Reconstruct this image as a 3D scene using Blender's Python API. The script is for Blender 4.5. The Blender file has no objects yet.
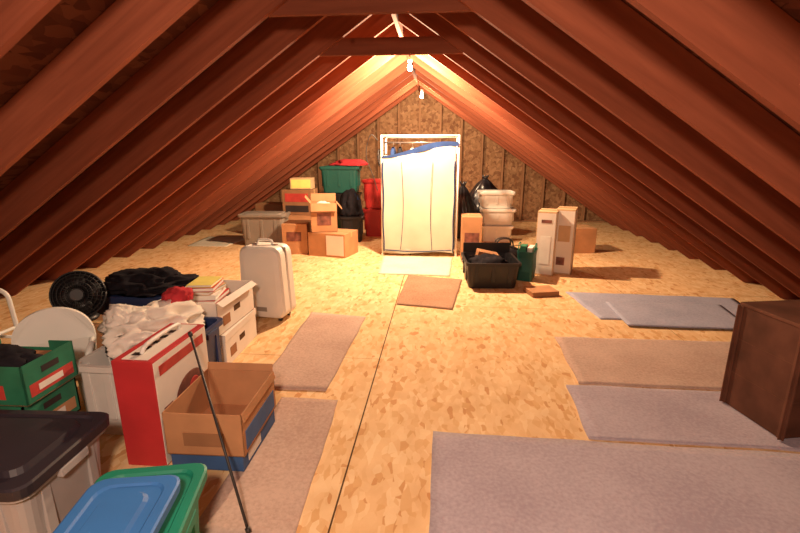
import bpy, bmesh, math, random
from mathutils import Vector, Matrix, noise
random.seed(7)
SC=bpy.context.scene
COL=bpy.context.collection

# ---------------------------------------------------------------- materials
def newmat(name,rough=.6):
    m=bpy.data.materials.new(name);m.use_nodes=True
    nt=m.node_tree;b=nt.nodes['Principled BSDF'];b.inputs['Roughness'].default_value=rough
    if rough>.6: b.inputs['Specular IOR Level'].default_value=.15
    return m,nt,b
def ramp(nt,stops):
    r=nt.nodes.new('ShaderNodeValToRGB');e=r.color_ramp.elements
    while len(e)<len(stops): e.new(.5)
    for i,(p,c) in enumerate(stops):
        e[i].position=p;e[i].color=(*c,1)
    return r
def coords(nt,scale=(1,1,1),rot=(0,0,0),kind='Object'):
    t=nt.nodes.new('ShaderNodeTexCoord');m=nt.nodes.new('ShaderNodeMapping')
    m.inputs['Scale'].default_value=scale;m.inputs['Rotation'].default_value=rot
    nt.links.new(t.outputs[kind],m.inputs[0]);return m
def bump(nt,b,src,strength,dist=.005):
    bp=nt.nodes.new('ShaderNodeBump');bp.inputs['Strength'].default_value=strength;bp.inputs['Distance'].default_value=dist
    nt.links.new(src,bp.inputs['Height']);nt.links.new(bp.outputs[0],b.inputs['Normal'])
def dk(c,k): return tuple(min(1,x*k) for x in c)
def plain(name,c,rough=.5,var=.12,scale=8,bmp=0):
    m,nt,b=newmat(name,rough)
    n=nt.nodes.new('ShaderNodeTexNoise');n.inputs['Scale'].default_value=scale;n.inputs['Detail'].default_value=3
    nt.links.new(coords(nt).outputs[0],n.inputs[0])
    r=ramp(nt,[(.3,dk(c,1-var)),(.7,dk(c,1+var))]);nt.links.new(n.outputs['Fac'],r.inputs[0])
    nt.links.new(r.outputs[0],b.inputs['Base Color'])
    if bmp: bump(nt,b,n.outputs['Fac'],bmp)
    return m
def osb(name,stops,scale=16,flat=False):
    m,nt,b=newmat(name,.75);L=nt.links
    base=coords(nt,(1,1,1))
    warp=nt.nodes.new('ShaderNodeTexNoise');warp.inputs['Scale'].default_value=9
    L.new(base.outputs[0],warp.inputs[0])
    mx=nt.nodes.new('ShaderNodeMix');mx.data_type='VECTOR';mx.inputs['Factor'].default_value=.035
    L.new(base.outputs[0],mx.inputs['A']);L.new(warp.outputs['Color'],mx.inputs['B'])
    outs=[]
    for rot,sc in ((.3,(1.,.34,1)),(1.9,(1.,.4,1)),(-.9,(1,.5,1))):
        mp=nt.nodes.new('ShaderNodeMapping');mp.inputs['Rotation'].default_value=(0 if flat else .9,.0,rot);mp.inputs['Scale'].default_value=sc
        L.new(mx.outputs['Result'],mp.inputs[0])
        v=nt.nodes.new('ShaderNodeTexVoronoi');v.inputs['Scale'].default_value=scale
        L.new(mp.outputs[0],v.inputs['Vector'])
        s=nt.nodes.new('ShaderNodeSeparateColor');L.new(v.outputs['Color'],s.inputs[0]);outs.append(s)
    a=nt.nodes.new('ShaderNodeMath');a.operation='GREATER_THAN';a.inputs[1].default_value=.5;L.new(outs[0].outputs[1],a.inputs[0])
    f=nt.nodes.new('ShaderNodeMix');L.new(a.outputs[0],f.inputs['Factor']);L.new(outs[0].outputs[0],f.inputs['A']);L.new(outs[1].outputs[0],f.inputs['B'])
    a2=nt.nodes.new('ShaderNodeMath');a2.operation='GREATER_THAN';a2.inputs[1].default_value=.6;L.new(outs[2].outputs[1],a2.inputs[0])
    f2=nt.nodes.new('ShaderNodeMix');L.new(a2.outputs[0],f2.inputs['Factor']);L.new(f.outputs['Result'],f2.inputs['A']);L.new(outs[2].outputs[0],f2.inputs['B'])
    r=ramp(nt,stops);L.new(f2.outputs['Result'],r.inputs[0])
    n=nt.nodes.new('ShaderNodeTexNoise');n.inputs['Scale'].default_value=5;n.inputs['Detail'].default_value=5;L.new(base.outputs[0],n.inputs[0])
    r2=ramp(nt,[(.3,(.88,.83,.78)),(.62,(1,1,1))]);L.new(n.outputs['Fac'],r2.inputs[0])
    mm=nt.nodes.new('ShaderNodeMix');mm.data_type='RGBA';mm.blend_type='MULTIPLY';mm.inputs['Factor'].default_value=1
    L.new(r.outputs[0],mm.inputs['A']);L.new(r2.outputs[0],mm.inputs['B'])
    L.new(mm.outputs['Result'],b.inputs['Base Color'])
    bump(nt,b,f2.outputs['Result'],.15,.002)
    return m
def wood(name,c1,c2,rot):
    m,nt,b=newmat(name,.9);L=nt.links
    mp=coords(nt,(1,1,1),rot)
    mp2=nt.nodes.new('ShaderNodeMapping');mp2.inputs['Scale'].default_value=(1.0,6,14);L.new(mp.outputs[0],mp2.inputs[0])
    n=nt.nodes.new('ShaderNodeTexNoise');n.inputs['Scale'].default_value=1.6;n.inputs['Detail'].default_value=4;n.inputs['Distortion'].default_value=.3;L.new(mp2.outputs[0],n.inputs[0])
    r=ramp(nt,[(.25,c1),(.75,c2)]);L.new(n.outputs['Fac'],r.inputs[0])
    oi=nt.nodes.new('ShaderNodeObjectInfo')
    rr=ramp(nt,[(0,(.70,.66,.64)),(1,(1.,1,1))]);L.new(oi.outputs['Random'],rr.inputs[0])
    mm=nt.nodes.new('ShaderNodeMix');mm.data_type='RGBA';mm.blend_type='MULTIPLY';mm.inputs['Factor'].default_value=1
    L.new(r.outputs[0],mm.inputs['A']);L.new(rr.outputs[0],mm.inputs['B'])
    v=nt.nodes.new('ShaderNodeTexVoronoi');v.inputs['Scale'].default_value=2.1;L.new(mp.outputs[0],v.inputs['Vector'])
    kr=ramp(nt,[(.02,(.4,.3,.25)),(.07,(1,1,1))]);L.new(v.outputs['Distance'],kr.inputs[0])
    m3=nt.nodes.new('ShaderNodeMix');m3.data_type='RGBA';m3.blend_type='MULTIPLY';m3.inputs['Factor'].default_value=.7
    L.new(mm.outputs['Result'],m3.inputs['A']);L.new(kr.outputs[0],m3.inputs['B'])
    L.new(m3.outputs['Result'],b.inputs['Base Color'])
    return m
def carpet(name,c1,c2,scale=60):
    m,nt,b=newmat(name,.95);L=nt.links
    mp=coords(nt)
    n=nt.nodes.new('ShaderNodeTexNoise');n.inputs['Scale'].default_value=scale;n.inputs['Detail'].default_value=4;L.new(mp.outputs[0],n.inputs[0])
    n2=nt.nodes.new('ShaderNodeTexNoise');n2.inputs['Scale'].default_value=2.2;n2.inputs['Detail'].default_value=3;L.new(mp.outputs[0],n2.inputs[0])
    ad=nt.nodes.new('ShaderNodeMix');ad.inputs['Factor'].default_value=.5;L.new(n.outputs['Fac'],ad.inputs['A']);L.new(n2.outputs['Fac'],ad.inputs['B'])
    r=ramp(nt,[(.38,c1),(.62,c2)]);L.new(ad.outputs['Result'],r.inputs[0]);L.new(r.outputs[0],b.inputs['Base Color'])
    bump(nt,b,n.outputs['Fac'],.5,.005);return m
def emis(name,c,s):
    m=bpy.data.materials.new(name);m.use_nodes=True;nt=m.node_tree;b=nt.nodes['Principled BSDF']
    b.inputs['Emission Color'].default_value=(*c,1);b.inputs['Emission Strength'].default_value=s;return m

M={}
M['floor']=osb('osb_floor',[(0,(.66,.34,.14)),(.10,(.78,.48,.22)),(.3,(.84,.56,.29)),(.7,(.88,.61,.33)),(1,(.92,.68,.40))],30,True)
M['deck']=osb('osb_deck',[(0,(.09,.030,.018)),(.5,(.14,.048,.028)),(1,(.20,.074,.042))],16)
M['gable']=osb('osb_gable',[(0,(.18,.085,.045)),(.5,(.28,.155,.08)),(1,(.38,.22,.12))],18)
AL=math.atan(.675)
WC1,WC2=(.235,.066,.034),(.37,.112,.058)
M['raftL']=wood('rafter_wood_west',WC1,WC2,(0,AL,0))
M['raftR']=wood('rafter_wood_east',WC1,WC2,(0,-AL,0))
M['tie']=wood('tie_wood',dk(WC1,.7),dk(WC2,.7),(0,0,0))
M['ridge']=wood('ridge_wood',dk(WC1,.7),dk(WC2,.7),(0,0,math.pi/2))
M['stud']=wood('stud_wood',(.28,.14,.075),(.42,.24,.13),(0,math.pi/2,0))
M['c_tan']=carpet('carpet_tan',(.47,.33,.27),(.62,.46,.38))
M['c_mauve']=carpet('carpet_mauve',(.40,.34,.40),(.52,.46,.52))
M['c_blue']=carpet('carpet_bluegrey',(.34,.35,.46),(.46,.46,.57))
M['c_brown']=carpet('carpet_brown',(.34,.19,.12),(.48,.30,.20))
M['c_pale']=carpet('carpet_pale',(.60,.56,.44),(.75,.72,.58))
M['carton']=plain('cardboard',(.50,.26,.13),.8,.12,6)
M['carton2']=plain('cardboard_light',(.62,.42,.24),.8,.1,6)
M['cartond']=plain('cardboard_dark',(.32,.16,.08),.8,.12,6)
M['cin']=plain('cardboard_inside',(.45,.22,.11),.85,.12,6)
M['cwhite']=plain('white_carton',(.80,.74,.66),.7,.05,5)
M['tape']=plain('packing_tape',(.62,.42,.2),.25,.05)
M['label']=plain('paper_label',(.85,.83,.76),.7,.05)
M['ylabel']=plain('yellow_label',(.85,.75,.2),.6,.08)
M['white']=plain('white_plastic',(.82,.80,.74),.45,.04,4)
M['wtrans']=plain('frosted_plastic',(.74,.71,.66),.4,.08,4)
M['silver']=plain('silver_grey_plastic',(.42,.40,.40),.4,.08,4)
M['navy']=plain('navy_plastic',(.025,.045,.13),.45,.15,4)
M['navylid']=plain('navy_lid_plastic',(.030,.024,.034),.5,.15,4)
M['blue']=plain('blue_plastic',(.04,.18,.50),.5,.08,4)
M['green']=plain('green_plastic',(.01,.24,.15),.5,.08,4)
M['dgreen']=plain('dark_green_plastic',(.01,.10,.08),.5,.1,4)
M['red']=plain('red_plastic',(.42,.02,.02),.5,.1,4)
M['redcard']=plain('red_printed_card',(.52,.03,.035),.6,.12,5)
M['grey']=plain('grey_plastic',(.30,.26,.22),.5,.1,4)
M['black']=plain('black_plastic',(.012,.011,.013),.45,.2,5)
M['bag']=plain('black_bag_film',(.015,.014,.018),.28,.2,5,.3)
M['cblack']=plain('black_fabric',(.016,.014,.018),.95,.3,20)
M['cwcloth']=plain('white_cloth',(.78,.72,.64),.9,.06,9)
M['ccloth2']=plain('red_cloth',(.50,.04,.05),.9,.15,9)
M['canvas']=plain('wardrobe_canvas',(.60,.56,.44),.85,.05,4,.1)
M['bluefab']=plain('wardrobe_blue_trim',(.02,.045,.14),.8,.15,9)
M['dwood']=plain('stained_crate_wood',(.105,.042,.026),.75,.3,6)
M['dwood2']=plain('stained_crate_wood_edge',(.135,.055,.034),.75,.25,6)
M['metal']=plain('dull_metal',(.35,.32,.3),.35,.1)
M['metal'].node_tree.nodes['Principled BSDF'].inputs['Metallic'].default_value=.8
M['cord']=plain('dark_rubber',(.03,.025,.025),.5,.1)
M['pblue']=plain('blue_print',(.04,.11,.28),.6,.2,5)
M['pgreen']=plain('green_print',(.02,.17,.09),.6,.25,8)
M['pred']=plain('red_print',(.5,.05,.04),.6,.2,8)
M['pblack']=plain('black_print',(.03,.02,.02),.6,.2,8)
M['pbrown']=plain('brown_photo_print',(.20,.07,.05),.6,.5,14)
M['por']=plain('porcelain',(.8,.78,.72),.3,.03)
M['gap']=plain('joint_shadow_gap',(.10,.05,.02),.9,.1)
M['gap2']=plain('panel_joint',(.42,.22,.08),.9,.1)
M['bulb']=emis('lit_bulb_glass',(1,.80,.55),60)

# ---------------------------------------------------------------- builder
class B:
    def __init__(s,name,loc=(0,0,0),rz=0,parent=None):
        s.name=name;s.loc=loc;s.rz=rz;s.bm=bmesh.new();s.mats=[]
    def mi(s,k):
        m=M[k]
        if m not in s.mats: s.mats.append(m)
        return s.mats.index(m)
    def merge(s,p,k,smooth=False,mat4=None):
        i=s.mi(k)
        if mat4 is not None: bmesh.ops.transform(p,matrix=mat4,verts=p.verts)
        for f in p.faces: f.material_index=i;f.smooth=smooth
        me=bpy.data.meshes.new('t');p.to_mesh(me);p.free();s.bm.from_mesh(me);bpy.data.meshes.remove(me)
    def box(s,x0,x1,y0,y1,z0,z1,k,bev=0,mat4=None,smooth=False):
        p=bmesh.new();bmesh.ops.create_cube(p,size=1)
        bmesh.ops.transform(p,matrix=Matrix.Translation(((x0+x1)/2,(y0+y1)/2,(z0+z1)/2))@Matrix.Diagonal((x1-x0,y1-y0,z1-z0,1)),verts=p.verts)
        if bev: bmesh.ops.bevel(p,geom=list(p.edges),offset=bev,segments=2,affect='EDGES',profile=.6)
        s.merge(p,k,smooth,mat4);return s
    def loft(s,rings,k,cap0=True,cap1=True,smooth=False,mat4=None):
        p=bmesh.new();R=[[p.verts.new(v) for v in r] for r in rings]
        n=len(R[0])
        for a,b in zip(R[:-1],R[1:]):
            for j in range(n): p.faces.new((a[j],a[(j+1)%n],b[(j+1)%n],b[j]))
        if cap0: p.faces.new(R[0][::-1])
        if cap1: p.faces.new(R[-1])
        bmesh.ops.recalc_face_normals(p,faces=p.faces)
        s.merge(p,k,smooth,mat4);return s
    def tube(s,pts,r,k,n=8,mat4=None):
        pts=[Vector(q) for q in pts];rings=[]
        for i,q in enumerate(pts):
            a=pts[i-1] if i>0 else q;b=pts[i+1] if i<len(pts)-1 else q
            d=(b-a).normalized();up=Vector((0,0,1)) if abs(d.z)<.95 else Vector((1,0,0))
            x=d.cross(up).normalized();y=x.cross(d)
            rr=r[i] if isinstance(r,(list,tuple)) else r
            rings.append([q+rr*(math.cos(t*2*math.pi/n)*x+math.sin(t*2*math.pi/n)*y) for t in range(n)])
        return s.loft(rings,k,smooth=True,mat4=mat4)
    def done(s):
        me=bpy.data.meshes.new(s.name);s.bm.to_mesh(me);s.bm.free()
        for m in s.mats: me.materials.append(m)
        o=bpy.data.objects.new(s.name,me);COL.objects.link(o);o.location=s.loc;o.rotation_euler=(0,0,s.rz);return o
def rr(w,d,r,z,n=4,cx=0,cy=0):
    out=[]
    for sx,sy,a0 in ((1,1,0),(-1,1,90),(-1,-1,180),(1,-1,270)):
        for i in range(n+1):
            a=math.radians(a0+90*i/n);out.append(Vector((cx+sx*(w/2-r)+r*math.cos(a),cy+sy*(d/2-r)+r*math.sin(a),z)))
    return out
def smooth_path(pts,n=6):
    P=[Vector(p) for p in pts];out=[]
    for i in range(len(P)-1):
        p0=P[max(i-1,0)];p1=P[i];p2=P[i+1];p3=P[min(i+2,len(P)-1)]
        for k in range(n):
            t=k/n;out.append(.5*((2*p1)+(p2-p0)*t+(2*p0-5*p1+4*p2-p3)*t*t+(3*p1-p0-3*p2+p3)*t**3))
    out.append(P[-1]);return out

# ---- reusable object parts
def tub(o,w,d,h,k,z0=0,open_=True,ribs=True,cx=0,cy=0,rim=.018):
    t=.90;r=.05*min(1,w/.4)
    wt,dt=w-.04,d-.04
    R=[rr(wt*t,dt*t,r,z0,cx=cx,cy=cy),rr(wt*(t+.01),dt*(t+.01),r,z0+.012,cx=cx,cy=cy),rr(wt,dt,r,z0+h-.035,cx=cx,cy=cy),rr(w,d,r,z0+h-.032,cx=cx,cy=cy),rr(w,d,r,z0+h,cx=cx,cy=cy)]
    if open_:
        R+= [rr(wt-.01,dt-.01,r,z0+h,cx=cx,cy=cy),rr(wt*t-.005,dt*t-.005,r,z0+.012,cx=cx,cy=cy)]
    o.loft(R,k)
    if ribs:
        for sx in (-1,1):
            for yy in (-.25,.25):
                x=cx+sx*(wt*.975/2);o.box(x-.008,x+.008,cy+yy*d-.02,cy+yy*d+.02,z0+h*.25,z0+h-.033,k,.003)
            o.box(cx+sx*(w/2)-.012,cx+sx*(w/2)+.012,cy-.07,cy+.07,z0+h-.055,z0+h-.02,k,.004)
        for xx in (-.3,0,.3):
            for sy in (-1,1):
                y=cy+sy*(dt*.975/2);o.box(cx+xx*w-.02,cx+xx*w+.02,y-.008,y+.008,z0+h*.25,z0+h-.033,k,.003)
def lid(o,w,d,k,z,cx=0,cy=0,th=.03):
    r=.05
    o.loft([rr(w+.02,d+.02,r,z-.02,cx=cx,cy=cy),rr(w+.024,d+.024,r,z+th*.5,cx=cx,cy=cy),rr(w+.01,d+.01,r,z+th*.7,cx=cx,cy=cy),rr(w-.05,d-.05,r,z+th*.7,cx=cx,cy=cy),rr(w-.065,d-.065,r,z+th*.4,cx=cx,cy=cy),rr(w-.12,d-.12,r,z+th*.4,cx=cx,cy=cy),rr(w-.14,d-.14,r,z+th,cx=cx,cy=cy)],k)
def carton(o,w,d,h,k='carton',z0=0,cx=0,cy=0,label=None,tape=True,lside='front'):
    o.box(cx-w/2,cx+w/2,cy-d/2,cy+d/2,z0,z0+h,k,.004)
    if tape:
        o.box(cx-w/2-.002,cx+w/2+.002,cy-.025,cy+.025,z0+h,z0+h+.002,'tape')
        for sx in (-1,1): o.box(cx+sx*(w/2+.001)-.001,cx+sx*(w/2+.001)+.001,cy-.025,cy+.025,z0+h-.07,z0+h+.002,'tape')
        o.box(cx-w/2+.004,cx+w/2-.004,cy-.0285,cy-.0265,z0+h-.001,z0+h+.0012,'gap')
    if label:
        o.box(cx-w*.22,cx+w*.22,cy-d/2-.003,cy-d/2,z0+h*.35,z0+h*.72,label)
        o.box(cx+w/2,cx+w/2+.003,cy-d*.2,cy+d*.2,z0+h*.35,z0+h*.7,label)
def flap(o,cx,cy,w,l,z,ang,side,k):
    rotz={0:0,1:math.pi,2:math.pi/2,3:-math.pi/2}[side]
    m=Matrix.Translation((cx,cy,z))@Matrix.Rotation(rotz,4,'Z')@Matrix.Rotation(-ang,4,'Y')
    o.box(0,l,-w/2,w/2,-.002,.002,k,0,m)
def opencarton(o,w,d,h,k='carton',z0=0,cx=0,cy=0,flaps=((0,.2),(1,.3),(2,-.9),(3,-1.0)),fl=.16):
    t=.005;x0,x1,y0,y1=cx-w/2,cx+w/2,cy-d/2,cy+d/2
    o.box(x0,x1,y0,y1,z0,z0+t,'cin')
    o.box(x0,x1,y0,y0+t,z0,z0+h,k);o.box(x0,x1,y1-t,y1,z0,z0+h,k)
    o.box(x0,x0+t,y0,y1,z0,z0+h,k);o.box(x1-t,x1,y0,y1,z0,z0+h,k)
    for s,a in flaps:
        if s==0: flap(o,x1,cy,d-.01,fl,z0+h,a,0,k)
        if s==1: flap(o,x0,cy,d-.01,fl,z0+h,a,1,k)
        if s==2: flap(o,cx,y1,w-.01,fl,z0+h,a,2,k)
        if s==3: flap(o,cx,y0,w-.01,fl,z0+h,a,3,k)
def heap(o,rx,ry,rz_,k,z0=0,cx=0,cy=0,seed=0,amp=.25,sc=3.,sub=4,flat=.05):
    p=bmesh.new();bmesh.ops.create_icosphere(p,subdivisions=sub,radius=1)
    for v in p.verts:
        c=v.co.copy();q=c*sc+Vector((seed*7.3,seed*3.1,seed))
        f=1-abs(noise.noise(q))*2;g=noise.noise(q*.5)
        c*=1+amp*(f-.55)+amp*g*.9
        z=c.z
        if z<-flat: z=-flat
        v.co=Vector((cx+c.x*rx,cy+c.y*ry,z0+(z+flat)*rz_))
    o.merge(p,k,True)
def bottle_ring(r,z,cx=0,cy=0,n=20,sy=1): return [Vector((cx+r*math.cos(2*math.pi*i/n),cy+r*sy*math.sin(2*math.pi*i/n),z)) for i in range(n)]

# ---------------------------------------------------------------- room shell
RX,RH,SL=-.46,2.75,.675
Y0,Y1=-2.4,10.2
def eave(x): return RH-SL*abs(x-RX)
HE=RH/SL
o=B('floor');o.box(RX-HE-.55,RX+HE+.55,Y0-.15,Y1+.2,-.03,0,'floor')
o.done()
o=B('trim_floor_joints')
o.box(-.425,-.417,Y0,Y1-.1,0,.0012,'gap')
for x,ya,yb in ((-2.86,Y0,Y1-.1),(2.02,Y0,Y1-.1)): o.box(x-.002,x+.002,ya,yb,0,.001,'gap2')
for y,xa,xb in ((4.3,-.42,2.02),(6.7,-.42,2.02),(5.5,-2.86,-.42),(3.06,-2.86,-.42),(1.3,-.42,2.02),(4.9,2.02,3.6),(7.9,-2.8,-.42)): o.box(xa,xb,y-.0012,y+.0012,0,.001,'gap2')
o.done()
AD=.2836
def slab(name,sgn,k):
    o=B(name);p=bmesh.new()
    b0=RH+AD;ex=b0/SL
    prof=[(RX,b0),(RX+sgn*ex,0),(RX+sgn*(ex+.03),0),(RX,b0+.03)]
    r0=[p.verts.new((x,Y0-.1,z)) for x,z in prof];r1=[p.verts.new((x,Y1+.1,z)) for x,z in prof]
    for j in range(4): p.faces.new((r0[j],r0[(j+1)%4],r1[(j+1)%4],r1[j]))
    p.faces.new(r0[::-1]);p.faces.new(r1);bmesh.ops.recalc_face_normals(p,faces=p.faces)
    o.merge(p,k);return o.done()
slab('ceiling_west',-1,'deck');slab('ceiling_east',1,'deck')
ys=[2.4+.61*k for k in range(-7,13)]
for sgn,k in ((-1,'raftL'),(1,'raftR')):
    for y in ys:
        o=B('rafter',(0,y,0));p=bmesh.new();j=random.uniform(-.008,.008)
        g=.021
        prof=[(RX+sgn*g,RH-SL*g+j),(RX+sgn*(HE),0.0),(RX+sgn*(HE+.41),0.0),(RX+sgn*g,RH-SL*g+AD-.004)]
        r0=[p.verts.new((x,-.02,z)) for x,z in prof];r1=[p.verts.new((x,.02,z)) for x,z in prof]
        for q in range(4): p.faces.new((r0[q],r0[(q+1)%4],r1[(q+1)%4],r1[q]))
        p.faces.new(r0[::-1]);p.faces.new(r1);bmesh.ops.recalc_face_normals(p,faces=p.faces)
        o.merge(p,k);o.done()
o=B('ridge_beam');o.box(RX-.019,RX+.019,Y0,Y1,RH-.03,RH+AD-.02,'ridge');o.done()
for y in (-.04,1.79,3.01,4.23):
    o=B('collar_tie',(0,y+.04,0));zb=2.325;o.box(RX-.69,RX+.69,-.019,.019,zb,zb+.14,'tie',.003);o.done()
def gable(name,y,sgn):
    o=B(name);p=bmesh.new();top=RH+AD+.02;ex=top/SL
    for yy in (y,):
        prof=[(RX-ex,0),(RX+ex,0),(RX,top)]
        r0=[p.verts.new((x,yy,z)) for x,z in prof];r1=[p.verts.new((x,yy+sgn*.03,z)) for x,z in prof]
        for q in range(3): p.faces.new((r0[q],r0[(q+1)%3],r1[(q+1)%3],r1[q]))
        p.faces.new(r0[::-1]);p.faces.new(r1);bmesh.ops.recalc_face_normals(p,faces=p.faces)
    o.merge(p,'gable');return o.done()
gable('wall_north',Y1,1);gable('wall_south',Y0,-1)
o=B('trim_north_studs')
x=RX-3.6
while x<RX+3.7:
    h=eave(x)+.2
    if h>.1: o.box(x-.019,x+.019,Y1-.089,Y1,.04,h,'stud')
    x+=.45
o.box(RX-HE,RX+HE,Y1-.089,Y1,0,.038,'stud')
o.done()

# lamps
def lampholder(name,x,y,z,ztop):
    o=B(name,(x,y,z))
    o.tube([(0,0,.06),(0,0,ztop-z)],.004,'cord',6)
    o.loft([bottle_ring(.012,.085),bottle_ring(.026,.08),bottle_ring(.028,.03),bottle_ring(.02,.025)],'por',smooth=True)
    o.loft([bottle_ring(.013,.03),bottle_ring(.014,.015),bottle_ring(.026,-.015),bottle_ring(.03,-.035),bottle_ring(.026,-.055),bottle_ring(.012,-.066)],'bulb',smooth=True)
    return o.done()
def point(name,loc,e,c,r):
    l=bpy.data.lights.new(name,'POINT');l.energy=e;l.color=c;l.shadow_soft_size=r
    q=bpy.data.objects.new(name,l);q.location=loc;COL.objects.link(q)
WARM=(1,.70,.43)
lampholder('added_fill_bulb',-.385,5.75,2.50,2.74);point('bulb_light',(-.385,5.75,2.38),540,WARM,.05)
lampholder('added_fill_bulb',-.36,8.6,2.5,2.74);point('bulb_light_far',(-.36,8.6,2.42),130,WARM,.05)
lampholder('added_fill_bulb',-.2,-.3,2.15,2.74);point('added_fill_light',(-.2,-.3,2.0),195,(1,.72,.54),.12)  # unseen bulb and fill light added behind the camera to brighten the foreground

# ---------------------------------------------------------------- carpets
def rug(name,quad,k,th=.012,z=.0):
    o=B(name);p=bmesh.new();n=26
    A,Bq,C,D=[Vector((*q,0)) for q in quad]
    g=[[None]*(n+1) for _ in range(n+1)]
    for i in range(n+1):
        for j in range(n+1):
            u,v=i/n,j/n;q=(A*(1-u)+Bq*u)*(1-v)+(D*(1-u)+C*u)*v
            e=noise.noise(Vector((q.x*4,q.y*4,z*50+3)))*.012
            if i in(0,n) : q.x+=e
            if j in(0,n) : q.y+=e
            g[i][j]=p.verts.new((q.x,q.y,z+th+max(0,noise.noise(Vector((q.x*2,q.y*2,5))))*.004))
    for i in range(n):
        for j in range(n): p.faces.new((g[i][j],g[i+1][j],g[i+1][j+1],g[i][j+1]))
    bd=[e for e in p.edges if e.is_boundary]
    ex=bmesh.ops.extrude_edge_only(p,edges=bd)
    for v in ex['geom']:
        if isinstance(v,bmesh.types.BMVert): v.co.z=z+.0005
    bmesh.ops.recalc_face_normals(p,faces=p.faces)
    o.merge(p,k,True);return o.done()
rug('carpet_remnant',[(-.02,.5),(2.3,.5),(2.3,2.14),(-.01,2.18)],'c_mauve')
rug('carpet_remnant',[(.83,2.2),(2.5,2.18),(2.5,2.76),(.86,2.77)],'c_mauve')
rug('carpet_remnant',[(.95,2.80),(2.42,2.80),(2.40,3.60),(.98,3.58)],'c_tan')
rug('carpet_remnant',[(1.5,4.05),(2.95,4.05),(3.1,4.78),(1.40,4.86)],'c_blue')
rug('carpet_remnant',[(1.68,3.88),(2.72,3.86),(2.8,4.5),(1.7,4.5)],'c_blue',.01,.014)
rug('carpet_runner',[(-.98,1.42),(-.55,1.42),(-.60,2.46),(-.96,2.46)],'c_tan',.008)
rug('carpet_runner',[(-1.16,2.56),(-.70,2.57),(-.66,3.90),(-1.2,3.98)],'c_tan')
rug('small_rug',[(-.41,4.3),(.15,4.19),(.29,5.26),(-.375,5.40)],'c_brown')
rug('floor_mat',[(-.75,5.45),(.15,5.42),(.2,6.42),(-.81,6.44)],'c_pale')
rug('white_floor_mat',[(-4.1,6.9),(-3.45,6.9),(-3.4,7.8),(-4.15,7.7)],'c_pale')

# ---------------------------------------------------------------- wardrobe
def sheet(o,x0,x1,z0f,z1,yf,k,n=24,m=30):
    p=bmesh.new();g=[]
    for i in range(n+1):
        row=[]
        for j in range(m+1):
            x=x0+(x1-x0)*i/n;zb=z0f(x);z1v=z1(x) if callable(z1) else z1;z=zb+(z1v-zb)*j/m
            row.append(p.verts.new((x,yf(x,z),z)))
        g.append(row)
    for i in range(n):
        for j in range(m): p.faces.new((g[i][j],g[i+1][j],g[i+1][j+1],g[i][j+1]))
    o.merge(p,k,True)
o=B('fabric_wardrobe',(-.29,6.78,0))
W,D_,H=1.08,.5,1.73
for sx in (-1,1):
    for sy in (-1,1):
        o.tube([(sx*W/2,sy*D_/2,0),(sx*W/2,sy*D_/2,H)],.017,'white')
        o.loft([bottle_ring(.022,0,sx*W/2,sy*D_/2,12),bottle_ring(.022,.03,sx*W/2,sy*D_/2,12)],'white')
for z in (.1,H-.015):
    for sy in (-1,1): o.tube([(-W/2,sy*D_/2,z),(W/2,sy*D_/2,z)],.018,'white')
    for sx in (-1,1): o.tube([(sx*W/2,-D_/2,z),(sx*W/2,D_/2,z)],.014,'white')
o.tube([(-W/2,0,H-.1),(W/2,0,H-.1)],.012,'metal')
tl=lambda x:1.50+.07*(x/.54)+.025*math.sin(5*x)
rings=[]
for i in range(15):
    z=.09+1.36*i/14
    pinch=.008*math.sin(i*1.9)+.012*math.sin(i*.7)
    rings.append([v+Vector((.008*math.sin(7*v.y+i),.01*math.sin(9*v.x+i*.8),0)) for v in rr(W-.05-abs(pinch),D_-.03-abs(pinch),.03,z,5)])
o.loft(rings,'canvas',smooth=True)
sheet(o,-W/2+.015,W/2-.04,lambda x:.05+.02*math.sin(6*x),lambda x:tl(x)+.0,lambda x,z:-D_/2-.022-.010*math.sin(11*x+3*z)-.008*math.sin(5*z),'canvas')
sheet(o,-W/2,W/2,lambda x:tl(x)-.005,lambda x:min(1.70,tl(x)+.05+.03*math.sin(4*x+1)),lambda x,z:-D_/2-.03-.006*math.sin(14*x),'bluefab',24,6)
for i,xx in enumerate((-.4,-.3,-.12,.02,.2,.34,.44)):
    k=('bluefab','cblack','cwcloth','bluefab','ccloth2','cblack','cwcloth')[i]
    o.loft([rr(.06,.34,.02,1.2,3,xx,0),rr(.055,.36,.02,1.5,3,xx,0),rr(.03,.12,.012,1.57,3,xx,0)],k,smooth=True)
    o.tube([(xx,0,1.57),(xx,.0,1.64)],.004,'metal',6)
for xs in (-W/2+.02,W/2-.045):
    o.tube(smooth_path([(xs+.006*math.sin(z*9),-D_/2-.04,z) for z in [.07+.145*i for i in range(10)]],2),.010,'bluefab',6)
for xs,bend in ((-.28,.05),(.20,-.04)):
    pts=[(xs+bend*math.sin(z*2),-D_/2-.043,z) for z in [.10+.14*i for i in range(10)]]
    o.tube(smooth_path(pts,3),.004,'bluefab',6)
o.tube(smooth_path([(-.5,-D_/2-.04,.09),(-.1,-D_/2-.045,.07),(.3,-D_/2-.045,.09),(.48,-D_/2-.04,.10)],4),.007,'bluefab',6)
o.done()

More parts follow.
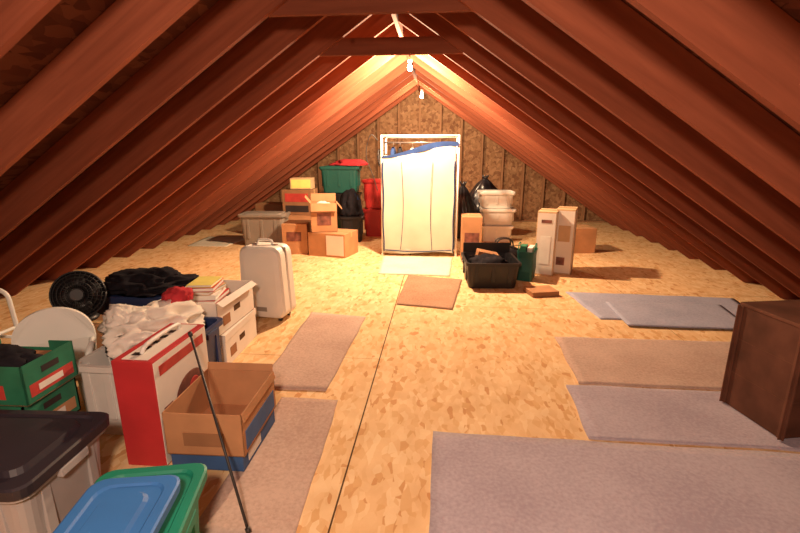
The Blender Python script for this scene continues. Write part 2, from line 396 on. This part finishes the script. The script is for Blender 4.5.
# ---------------------------------------------------------------- left far group
o=B('storage_bin',(-2.88,7.22,0),.05);tub(o,.74,.46,.5,'grey');lid(o,.74,.46,'grey',.5);o.done()
o=B('cardboard_box',(-3.0,7.95,0),-.1);carton(o,.5,.4,.6,'cartond');o.done()
o=B('cardboard_box',(-2.38,7.6,0),.04);carton(o,.52,.42,.46,'carton',label='label');o.done()
o=B('cardboard_box',(-2.38,7.6,.465),-.03);carton(o,.50,.40,.42,'cartond')
o.box(-.2,.2,-.203,-.2,.22,.36,'pred');o.box(-.2,.2,-.203,-.2,.05,.16,'pblack');o.done()
o=B('cardboard_box',(-2.33,7.6,.892),.1);carton(o,.36,.3,.18,'carton2',tape=False);o.box(-.16,.16,-.155,-.151,.02,.16,'ylabel');o.done()
o=B('cardboard_box',(-2.16,6.68,0),.05);carton(o,.38,.42,.46,'carton');o.box(-.12,.1,-.214,-.21,.2,.34,'pbrown');o.done()
o=B('cardboard_box',(-1.58,6.56,0),-.25);carton(o,.60,.46,.35,'carton')
o.box(.0,.28,-.234,-.231,.03,.32,'cwhite');o.done()
o=B('cardboard_box',(-1.72,6.60,.356),.25);opencarton(o,.38,.36,.42,'carton',flaps=((0,-.9),(1,.9),(2,1.1),(3,-1.2)),fl=.12)
heap(o,.15,.14,.12,'cwcloth',.3,seed=3);o.box(-.1,.1,-.184,-.18,.1,.28,'pbrown');o.done()
o=B('storage_bin',(-1.8,8.25,0),0);tub(o,.68,.46,.38,'dgreen');lid(o,.68,.46,'black',.38);o.done()
o=B('storage_bin',(-1.8,8.25,.412),0);tub(o,.66,.45,.34,'black');lid(o,.66,.45,'black',.34);o.done()
o=B('storage_bin',(-1.8,8.25,.785),.03);tub(o,.70,.46,.44,'dgreen');lid(o,.70,.46,'dgreen',.44);o.done()
o=B('red_blanket',(-1.62,8.25,1.262));heap(o,.34,.18,.10,'ccloth2',seed=5);o.done()
o=B('storage_bin',(-1.1,8.2,0),.03);tub(o,.56,.44,.48,'red');lid(o,.56,.44,'red',.48);o.done()
o=B('storage_bin',(-1.1,8.2,.515),-.05);tub(o,.54,.42,.48,'red');lid(o,.54,.42,'red',.48);o.done()
o=B('storage_bin',(-1.5,7.62,0),.1);tub(o,.40,.38,.42,'black');lid(o,.40,.38,'black',.42);o.done()
o=B('jacket_pile',(-1.5,7.62,.455));heap(o,.18,.16,.34,'cblack',seed=41,amp=.35,sc=2);heap(o,.1,.1,.12,'bluefab',.26,.03,0,seed=42);o.done()
def trashbag(name,loc,rx,h,seed):
    o=B(name,loc);p=bmesh.new();bmesh.ops.create_icosphere(p,subdivisions=5,radius=1)
    for v in p.verts:
        c=v.co.copy();a=math.atan2(c.y,c.x);zz=(c.z+1)/2
        prof=math.sin(math.pi*min(1,zz*.95+.05)**.75)**.7 if zz<1 else 0
        prof=max(prof,.12 if zz>.5 else 0.3)
        f=1+.10*noise.noise(Vector((c.x*2,c.y*2,c.z*2+seed)))*2+.05*math.sin(9*a+seed)*zz
        nrm=math.hypot(c.x,c.y) or 1e-6
        rad=rx*prof*f*(1 if nrm>1e-5 else 0)
        v.co=Vector((c.x/nrm*rad*min(1,nrm*4),c.y/nrm*rad*min(1,nrm*4)*.9,max(0,zz*h)))
    o.merge(p,'bag',True)
    for i in range(5):
        a=i*1.3;o.tube([(0,0,h*.93),(.03*math.cos(a),.03*math.sin(a),h*1.0),(.07*math.cos(a),.07*math.sin(a),h*1.06)],[.02,.018,.006],'bag',6)
    return o.done()
trashbag('garbage_bag',(.85,8.75,0),.42,1.02,4)
trashbag('garbage_bag',(.40,8.0,0),.25,.95,6)
o=B('extension_cord',(-.95,6.72,1.25))
pts=[(.06,-.1+.09*math.sin(i*.55)*.8,.12*math.cos(i*.55)+.15+.004*math.sin(i)) for i in range(36)]
o.tube([(p[0]+.004*((i*7)%5),p[1],p[2]+.01*((i*3)%4)) for i,p in enumerate(pts)],.006,'cord',6)
o.tube(smooth_path([(.06,-.1,.4),(-.05,-.12,.48),(-.12,-.1,.2),(-.02,-.1,-.1),(.04,-.1,-.3)]),.006,'cord',6)
o.done()
# ---------------------------------------------------------------- right far group
z=0
for i,(k,dx) in enumerate((('white',.0),('wtrans',.02),('white',-.02))):
    o=B('storage_bin',(.98+dx,7.9,z),.03*(i-1));tub(o,.56+.01*i,.42,.255,k);lid(o,.56+.01*i,.42,'white',.255);o.done();z+=.287
o=B('cardboard_box',(.46,6.5,0),.0);carton(o,.28,.42,.62,'carton');o.box(-.1,.1,-.214,-.21,.15,.4,'pbrown');o.done()
o=B('plastic_crate',(.60,5.2,0),.06)
tub(o,.62,.6,.3,'black',ribs=True)
heap(o,.24,.22,.16,'cblack',.16,seed=8)
o.box(-.2,.05,.02,.2,.2,.34,'cartond',.01,Matrix.Rotation(.2,4,'Y'))
o.box(-.28,.29,.292,.306,.27,.42,'black',.004)
o.done()
o=B('duffel_bag',(.86,5.95,0),.2)
rings=[]
for i in range(13):
    t=i/12;x=-.28+.56*t;s=.13*(math.sin(math.pi*min(max(t,.04),.96))**.35)
    rings.append([Vector((x,s*math.cos(a*math.pi/8),.15+s*1.1*math.sin(a*math.pi/8)+.008*math.sin(a*3+i))) for a in range(16)])
o.loft(rings,'cblack',smooth=True)
for yy in(-.06,.06): o.tube(smooth_path([(-.12,yy,.26),(-.08,yy*.6,.38),(.08,yy*.6,.38),(.12,yy,.26)]),.01,'cord')
o.tube([(-.26,0,.29),(.26,0,.29)],.006,'metal');o.done()
o=B('shopping_bag',(1.07,5.42,0),-.35)
o.loft([rr(.17,.28,.02,0),rr(.19,.31,.03,.12),rr(.18,.30,.03,.28),rr(.20,.32,.02,.36),rr(.19,.31,.02,.36),rr(.16,.27,.02,.1)],'dgreen',smooth=False)
o.box(-.07,.0,-.12,.02,.02,.42,'pgreen',.004);o.box(.01,.07,-.1,.1,.02,.40,'cwhite',.004);o.box(-.07,0,.04,.13,.02,.39,'pred',.004)
for x in(-.095,.095): o.tube(smooth_path([(x,-.07,.35),(x,-.05,.43),(x,.05,.43),(x,.07,.35)]),.006,'green')
o.done()
for i,(x,y,h) in enumerate(((1.36,5.72,.80),(1.60,5.80,.82))):
    o=B('tall_cardboard_box',(x,y,0),-.35);carton(o,.225,.34,h,'carton2',tape=True)
    o.box(.1125,.115,-.155,.155,.02,h-.02,'cwhite')
    o.box(-.105,.105,-.173,-.171,.02,h-.02,'cwhite')
    if i: 
        o.box(-.07,.07,-.176,-.173,.42,.62,'carton2');o.box(-.07,.03,-.176,-.173,.12,.22,'pbrown')
    else:
        o.box(-.06,.06,-.176,-.173,.66,.70,'pbrown');o.box(-.06,.06,-.176,-.173,.15,.5,'label')
    o.done()
o=B('cardboard_box',(2.1,7.1,0),.15);carton(o,.5,.4,.38,'carton');o.done()
o=B('flat_cardboard_box',(1.12,4.80,0),.25);carton(o,.3,.24,.05,'cartond',tape=False);o.box(-.15,.15,-.12,.12,.05,.056,'carton',.002);o.done()

# ---------------------------------------------------------------- left near
o=B('hard_shell_suitcase',(-1.56,3.86,0),-.15)
M4=Matrix.Translation((0,0,.36))@Matrix.Rotation(math.pi/2,4,'X')
for s in(-1,1):
    prof=[(.40,.64,0),(.42,.66,-.02*s),(.42,.66,-.10*s),(.39,.63,-.125*s),(.30,.54,-.132*s)]
    rings=[]
    for w,h,z in prof:
        ring=rr(w,h,.08,z,6)
        for v in ring: v.x*=1-.06*(v.y/.33)
        rings.append(ring)
    o.loft(rings,'white',mat4=M4,smooth=False)
o.box(-.2,.2,-.006,.006,.045,.675,'grey',.003)
o.tube(smooth_path([(-.07,0,.68),(-.06,0,.73),(.06,0,.73),(.07,0,.68)]),.012,'white')
for x in(-.15,.15):
    for y in(-.08,.08):
        o.tube([(x-.012,y,.02),(x+.012,y,.02)],.02,'black',12)
        o.box(x-.012,x+.012,y-.012,y+.012,.02,.045,'black')
for x in(-.1,.1): o.box(x-.02,x+.02,-.02,.02,.685,.697,'metal',.003)
o.box(-.05,.05,-.136,-.131,.1,.14,'grey',.002)
o.done()
def banker(name,loc,rz,w=.44,d=.58,h=.24,open_=False):
    o=B(name,loc,rz)
    if open_: opencarton(o,w,d,h,'cwhite',flaps=((0,-.6),(1,-1.3)),fl=.05)
    else:
        o.box(-w/2,w/2,-d/2,d/2,0,h,'cwhite',.003)
        o.box(-w/2-.006,w/2+.006,-d/2-.006,d/2+.006,h-.05,h+.004,'cwhite',.003)
    o.box(w/2,w/2+.0015,-.05,.05,h*.42,h*.6,'gap');o.box(-.05,.05,-d/2-.0015,-d/2,h*.42,h*.6,'gap')
    o.box(w/2,w/2+.002,-d*.38,-d*.2,h*.2,h*.5,'cartond');return o
o=banker('file_box',(-1.72,3.12,0),.03);o.done()
o=banker('file_box',(-1.73,3.11,.246),-.02,open_=True)
heap(o,.19,.25,.06,'cwcloth',.1,seed=11);o.done()
o=B('stacked_books',(-1.75,3.12,.42),.1)
z=0
for i,(w,d,h,k) in enumerate(((.24,.32,.03,'pred'),(.22,.30,.035,'label'),(.2,.26,.025,'carton2'),(.2,.27,.03,'redcard'),(.18,.24,.02,'ylabel'))):
    m=Matrix.Rotation(.15*math.sin(i*2.3),4,'Z')
    o.box(-w/2,w/2,-d/2,d/2,z,z+.003,k,0,m);o.box(-w/2+.006,w/2-.004,-d/2+.005,d/2-.005,z+.003,z+h-.003,'label',0,m);o.box(-w/2,w/2,-d/2,d/2,z+h-.003,z+h,k,0,m);o.box(-w/2,-w/2+.004,-d/2,d/2,z,z+h,k,0,m);z+=h
o.done()
o=B('storage_bin',(-1.62,2.55,0),0);tub(o,.4,.38,.42,'navy');o.done()
o=B('storage_bin',(-1.72,2.16,0),0);tub(o,.38,.36,.42,'wtrans');o.done()
o=B('blanket_pile',(-1.73,2.44,.425));heap(o,.22,.32,.17,'cwcloth',seed=13,amp=.38,sc=2.2,sub=5);heap(o,.13,.13,.12,'cwcloth',.08,-.07,-.12,seed=17,amp=.4);heap(o,.09,.10,.08,'ccloth2',.14,.04,.22,seed=15);o.done()
# red box
o=B('boxed_appliance',(-1.405,2.03,0),0)
o.box(-.10,.10,-.24,.24,0,.56,'redcard',.004)
o.box(.10,.103,-.235,.235,.01,.55,'cwhite')
o.box(.103,.105,-.20,.20,.47,.52,'pred')
o.loft([bottle_ring(.115,0,0,0,24,1.25),bottle_ring(.11,.002,0,0,24,1.25)],'pbrown',mat4=Matrix.Translation((.104,.04,.26))@Matrix.Rotation(math.pi/2,4,'Y'))
o.loft([bottle_ring(.05,0,0,0,20),bottle_ring(.045,.002,0,0,20)],'pred',mat4=Matrix.Translation((.106,.07,.28))@Matrix.Rotation(math.pi/2,4,'Y'))
o.box(.103,.105,-.20,-.13,.06,.30,'pbrown')
for i in range(4): o.box(.103,.1055,.0,.18,.05+.018*i,.058+.018*i,'pblack')
o.box(-.06,.07,-.22,.22,.56,.563,'cwhite')
o.tube(smooth_path([(-.0,-.16,.563),(.01,-.12,.60),(.01,.12,.60),(.0,.16,.563)]),.011,'white')
for i in range(5): o.box(-.04,.0,-.18+.07*i,-.15+.07*i,.563,.565,'pblack')
o.done()
o=B('blue_printed_box',(-1.085,1.985,.013),.0);o.box(-.18,.18,-.21,.21,0,.085,'pblue',.004)
o.box(.18,.1825,-.15,.0,.02,.07,'cwhite');o.done()
o=B('open_cardboard_box',(-1.085,1.985,.10),.02);opencarton(o,.38,.44,.22,'carton',flaps=((0,-1.35),(2,1.35)),fl=.04);o.box(.19,.193,-.19,.19,.02,.12,'pblue');o.box(-.1,.1,-.223,-.22,.05,.12,'cartond');o.done()
# toddler chair
o=B('plastic_child_chair',(-2.19,2.20,0),.55)
for sx in(-1,1):
    for sy in(-1,1):
        o.loft([rr(.045,.045,.012,0,3,sx*.15,sy*.12),rr(.06,.06,.015,.26,3,sx*.14,sy*.11)],'white')
o.loft([rr(.36,.30,.06,.25,6),rr(.38,.32,.07,.27,6),rr(.36,.30,.06,.285,6),rr(.28,.22,.05,.275,6)],'white')
def backshape(y):
    out=[]
    for i in range(25):
        a=math.pi*i/24;out.append(Vector((.20*math.cos(a),y-.03*abs(math.cos(a))**2*1.5,.42+.19*math.sin(a)**.8)))
    out+= [Vector((-.18,y-.04,.28)),Vector((.18,y-.04,.28))];return out
p=bmesh.new()
a=[p.verts.new(v) for v in backshape(.12)];b2=[p.verts.new(v) for v in backshape(.15)]
for i in range(len(a)): p.faces.new((a[i],a[(i+1)%len(a)],b2[(i+1)%len(a)],b2[i]))
p.faces.new(a[::-1]);p.faces.new(b2);bmesh.ops.recalc_face_normals(p,faces=p.faces);bmesh.ops.triangulate(p,faces=[f for f in p.faces if len(f.verts)>4])
o.merge(p,'white')
for sx in(-1,1): o.tube(smooth_path([(sx*.175,.1,.40),(sx*.19,0,.41),(sx*.185,-.10,.39),(sx*.17,-.12,.28)]),.018,'white')
o.done()
# produce cartons
z=0
for i in range(3):
    o=B('produce_carton',(-2.12+.02*i,1.80,z),.03*(i-1));w,d,h=.50,.30,.19
    o.box(-w/2,w/2,-d/2,d/2,0,.005,'cin')
    for sy in(-1,1):
        y=sy*(d/2-.004)
        o.box(-w/2,w/2,y-.004,y+.004,0,h*.8,'pgreen' if i!=1 else 'carton')
        for sx in(-1,1): o.box(sx*w/2-(.12 if sx>0 else 0),sx*w/2+(.12 if sx<0 else 0),y-.004,y+.004,h*.8,h,'pgreen')
    for sx in(-1,1):
        x=sx*(w/2-.004);o.box(x-.004,x+.004,-d/2,d/2,0,h,'pgreen')
        o.box(x+sx*.004-.001,x+sx*.004+.001,-d*.42,d*.42,.03,.09,'pred' if i!=1 else 'carton');o.box(x+sx*.004-.0015,x+sx*.004+.0015,-.05,.05,.12,.15,'pblack')
        o.box(x+sx*.0055-.001,x+sx*.0055+.001,-.08,.06,.045,.075,'cwhite')
    o.box(-w*.3,w*.3,-d/2-.001,-d/2+.001,.03,.1,'pred')
    o.box(-w/2+.01,w/2-.01,-d/2+.01,d/2-.01,.02,h*.75,'cartond' if i<2 else 'cin',.01)
    if i==2: heap(o,.19,.1,.07,'cblack',h*.72,seed=21)
    o.done();z+=h+.003
o=B('storage_bin',(-1.71,1.38,0),.05);tub(o,.62,.46,.37,'silver');lid(o,.62,.46,'navylid',.375,th=.035)
o.done()
o=B('storage_bin',(-.99,1.13,0),.22);tub(o,.36,.5,.32,'green');lid(o,.36,.5,'green',.325);o.done()
o=B('storage_bin',(-.965,1.02,.358),.18);tub(o,.27,.42,.05,'blue',ribs=False);lid(o,.27,.42,'blue',.05,th=.02);o.done()
o=B('curtain_rod');a=Vector((-.73,1.42,.026));b_=Vector((-1.27,2.06,.615));o.tube([a,a+(b_-a)*.97],.006,'cord')
for t in (0,1):
    o.tube([a+(b_-a)*(t*.97-.01 if t else 0),a+(b_-a)*(t*.97+.01 if t else .02)],.011,'cord')
o.done()
# fan on carton
o=B('cardboard_box',(-2.58,2.82,0),.0);carton(o,.40,.30,.32,'cartond');o.done()
o=B('table_fan',(-2.56,2.86,.325),.55)
o.loft([bottle_ring(.10,0,n=24),bottle_ring(.105,.012,n=24),bottle_ring(.08,.03,n=24),bottle_ring(.03,.04,n=24)],'black',smooth=True)
o.tube([(0,.02,.03),(0,.03,.12)],.018,'black')
FM=Matrix.Translation((0,0,.185))@Matrix.Rotation(-.25,4,'X')@Matrix.Rotation(math.pi/2,4,'X')
o.loft([bottle_ring(.05,-.13,n=24),bottle_ring(.065,-.10,n=24),bottle_ring(.065,-.04,n=24),bottle_ring(.05,-.02,n=24)],'black',smooth=True,mat4=FM)
# solid rear shroud
o.loft([bottle_ring(.162,-.012,n=32),bottle_ring(.142,-.036,n=32),bottle_ring(.06,-.056,n=32),bottle_ring(.06,-.052,n=32),bottle_ring(.138,-.032,n=32),bottle_ring(.158,-.010,n=32)],'black',cap0=False,cap1=False,smooth=True,mat4=FM)
def circ(r,z,t):
    n=32;o.tube([(r*math.cos(2*math.pi*i/n),r*math.sin(2*math.pi*i/n),z) for i in range(n+1)],t,'black',5,mat4=FM)
circ(.165,.01,.006);circ(.165,-.01,.006)
for r,z in ((.145,.038),(.12,.052),(.095,.062),(.07,.067),(.045,.07)): circ(r,z,.0025)
for i in range(32):
    a=2*math.pi*i/32;c,s=math.cos(a),math.sin(a)
    o.tube([(.035*c,.035*s,.07),(.1*c,.1*s,.06),(.145*c,.145*s,.038),(.165*c,.165*s,.005)],.002,'black',4,mat4=FM)
o.loft([bottle_ring(.04,.066,n=20),bottle_ring(.04,.074,n=20)],'black',mat4=FM)
o.loft([bottle_ring(.03,-.02,n=20),bottle_ring(.03,.03,n=20)],'black',mat4=FM)
for i in range(4):
    RM=FM@Matrix.Rotation(i*math.pi/2,4,'Z')
    sec=[]
    for q in range(7):
        t=q/6;rad=.025+.12*t;wd=.03+.05*math.sin(math.pi*min(t*.8+.1,1))
        sec.append([Vector((rad,-wd,-.015)),Vector((rad,wd,.02)),Vector((rad,wd,.023)),Vector((rad,-wd,-.012))])
    o.loft(sec,'black',smooth=True,mat4=RM)
o.done()
o=B('storage_bin',(-2.42,3.40,0),0);tub(o,.74,.50,.38,'navy');lid(o,.74,.50,'navy',.38);o.done()
o=B('clothes_pile',(-2.40,3.40,.415));heap(o,.36,.24,.10,'cblack',seed=31,amp=.4,sc=2.5,sub=5);heap(o,.15,.12,.1,'cblack',.04,.10,.05,seed=33);o.done()
o=B('walker_frame',(-2.86,2.18,0),0)
for y in(-.0,.28):
    o.tube(smooth_path([(-.2,y,0),(-.19,y,.5),(-.14,y,.66),(.14,y,.66),(.19,y,.5),(.2,y,0)],5),.013,'white')
    for x in(-.2,.2): o.tube([(x,y,0),(x,y,.04)],.018,'cord')
for x in(-.192,.192): o.tube([(x,0,.42),(x,.28,.42)],.011,'white')
o.tube([(-.195,.28,.35),(.195,.28,.35)],.011,'white');o.done()
o=B('storage_bin',(-2.75,1.85,0),0);tub(o,.44,.5,.4,'green');lid(o,.44,.5,'green',.4);o.done()
# ---------------------------------------------------------------- crate right
o=B('wooden_crate',(2.05,2.50,.018),.20)
w,d,h=.52,.38,.64
o.box(-w/2,w/2,-d/2,d/2,.0,h-.02,'dwood',.004)
o.box(-w/2-.006,w/2+.006,-d/2-.006,d/2+.006,h-.02,h,'dwood2',.004)
for sx in(-1,1):
    for sy in(-1,1):
        o.box(sx*w/2-.02,sx*w/2+.02,sy*(d/2+.003)-.003,sy*(d/2+.003)+.003,0,h-.02,'dwood2',.002)
        o.box(sx*(w/2+.003)-.003,sx*(w/2+.003)+.003,sy*d/2-.02,sy*d/2+.02,0,h-.02,'dwood2',.002)
for z in (.21,.42): 
    o.box(-w/2+.02,w/2-.02,-d/2-.0015,-d/2,z,z+.003,'dwood2');o.box(-w/2-.0015,-w/2,-d/2+.02,d/2-.02,z,z+.003,'dwood2')
o.done()

# ---------------------------------------------------------------- world / camera
w=bpy.data.worlds.new('world');SC.world=w;w.use_nodes=True;w.node_tree.nodes['Background'].inputs[0].default_value=(.3,.15,.08,1);w.node_tree.nodes['Background'].inputs[1].default_value=.3
cam=bpy.data.objects.new("camera",bpy.data.cameras.new("camera"));COL.objects.link(cam)
cam.location=(0,0,1.5);cam.rotation_euler=(math.radians(90-14.3),0,math.radians(5));cam.data.lens=20.25
SC.camera=cam
SC.view_settings.view_transform='Standard'
SC.view_settings.exposure=.2
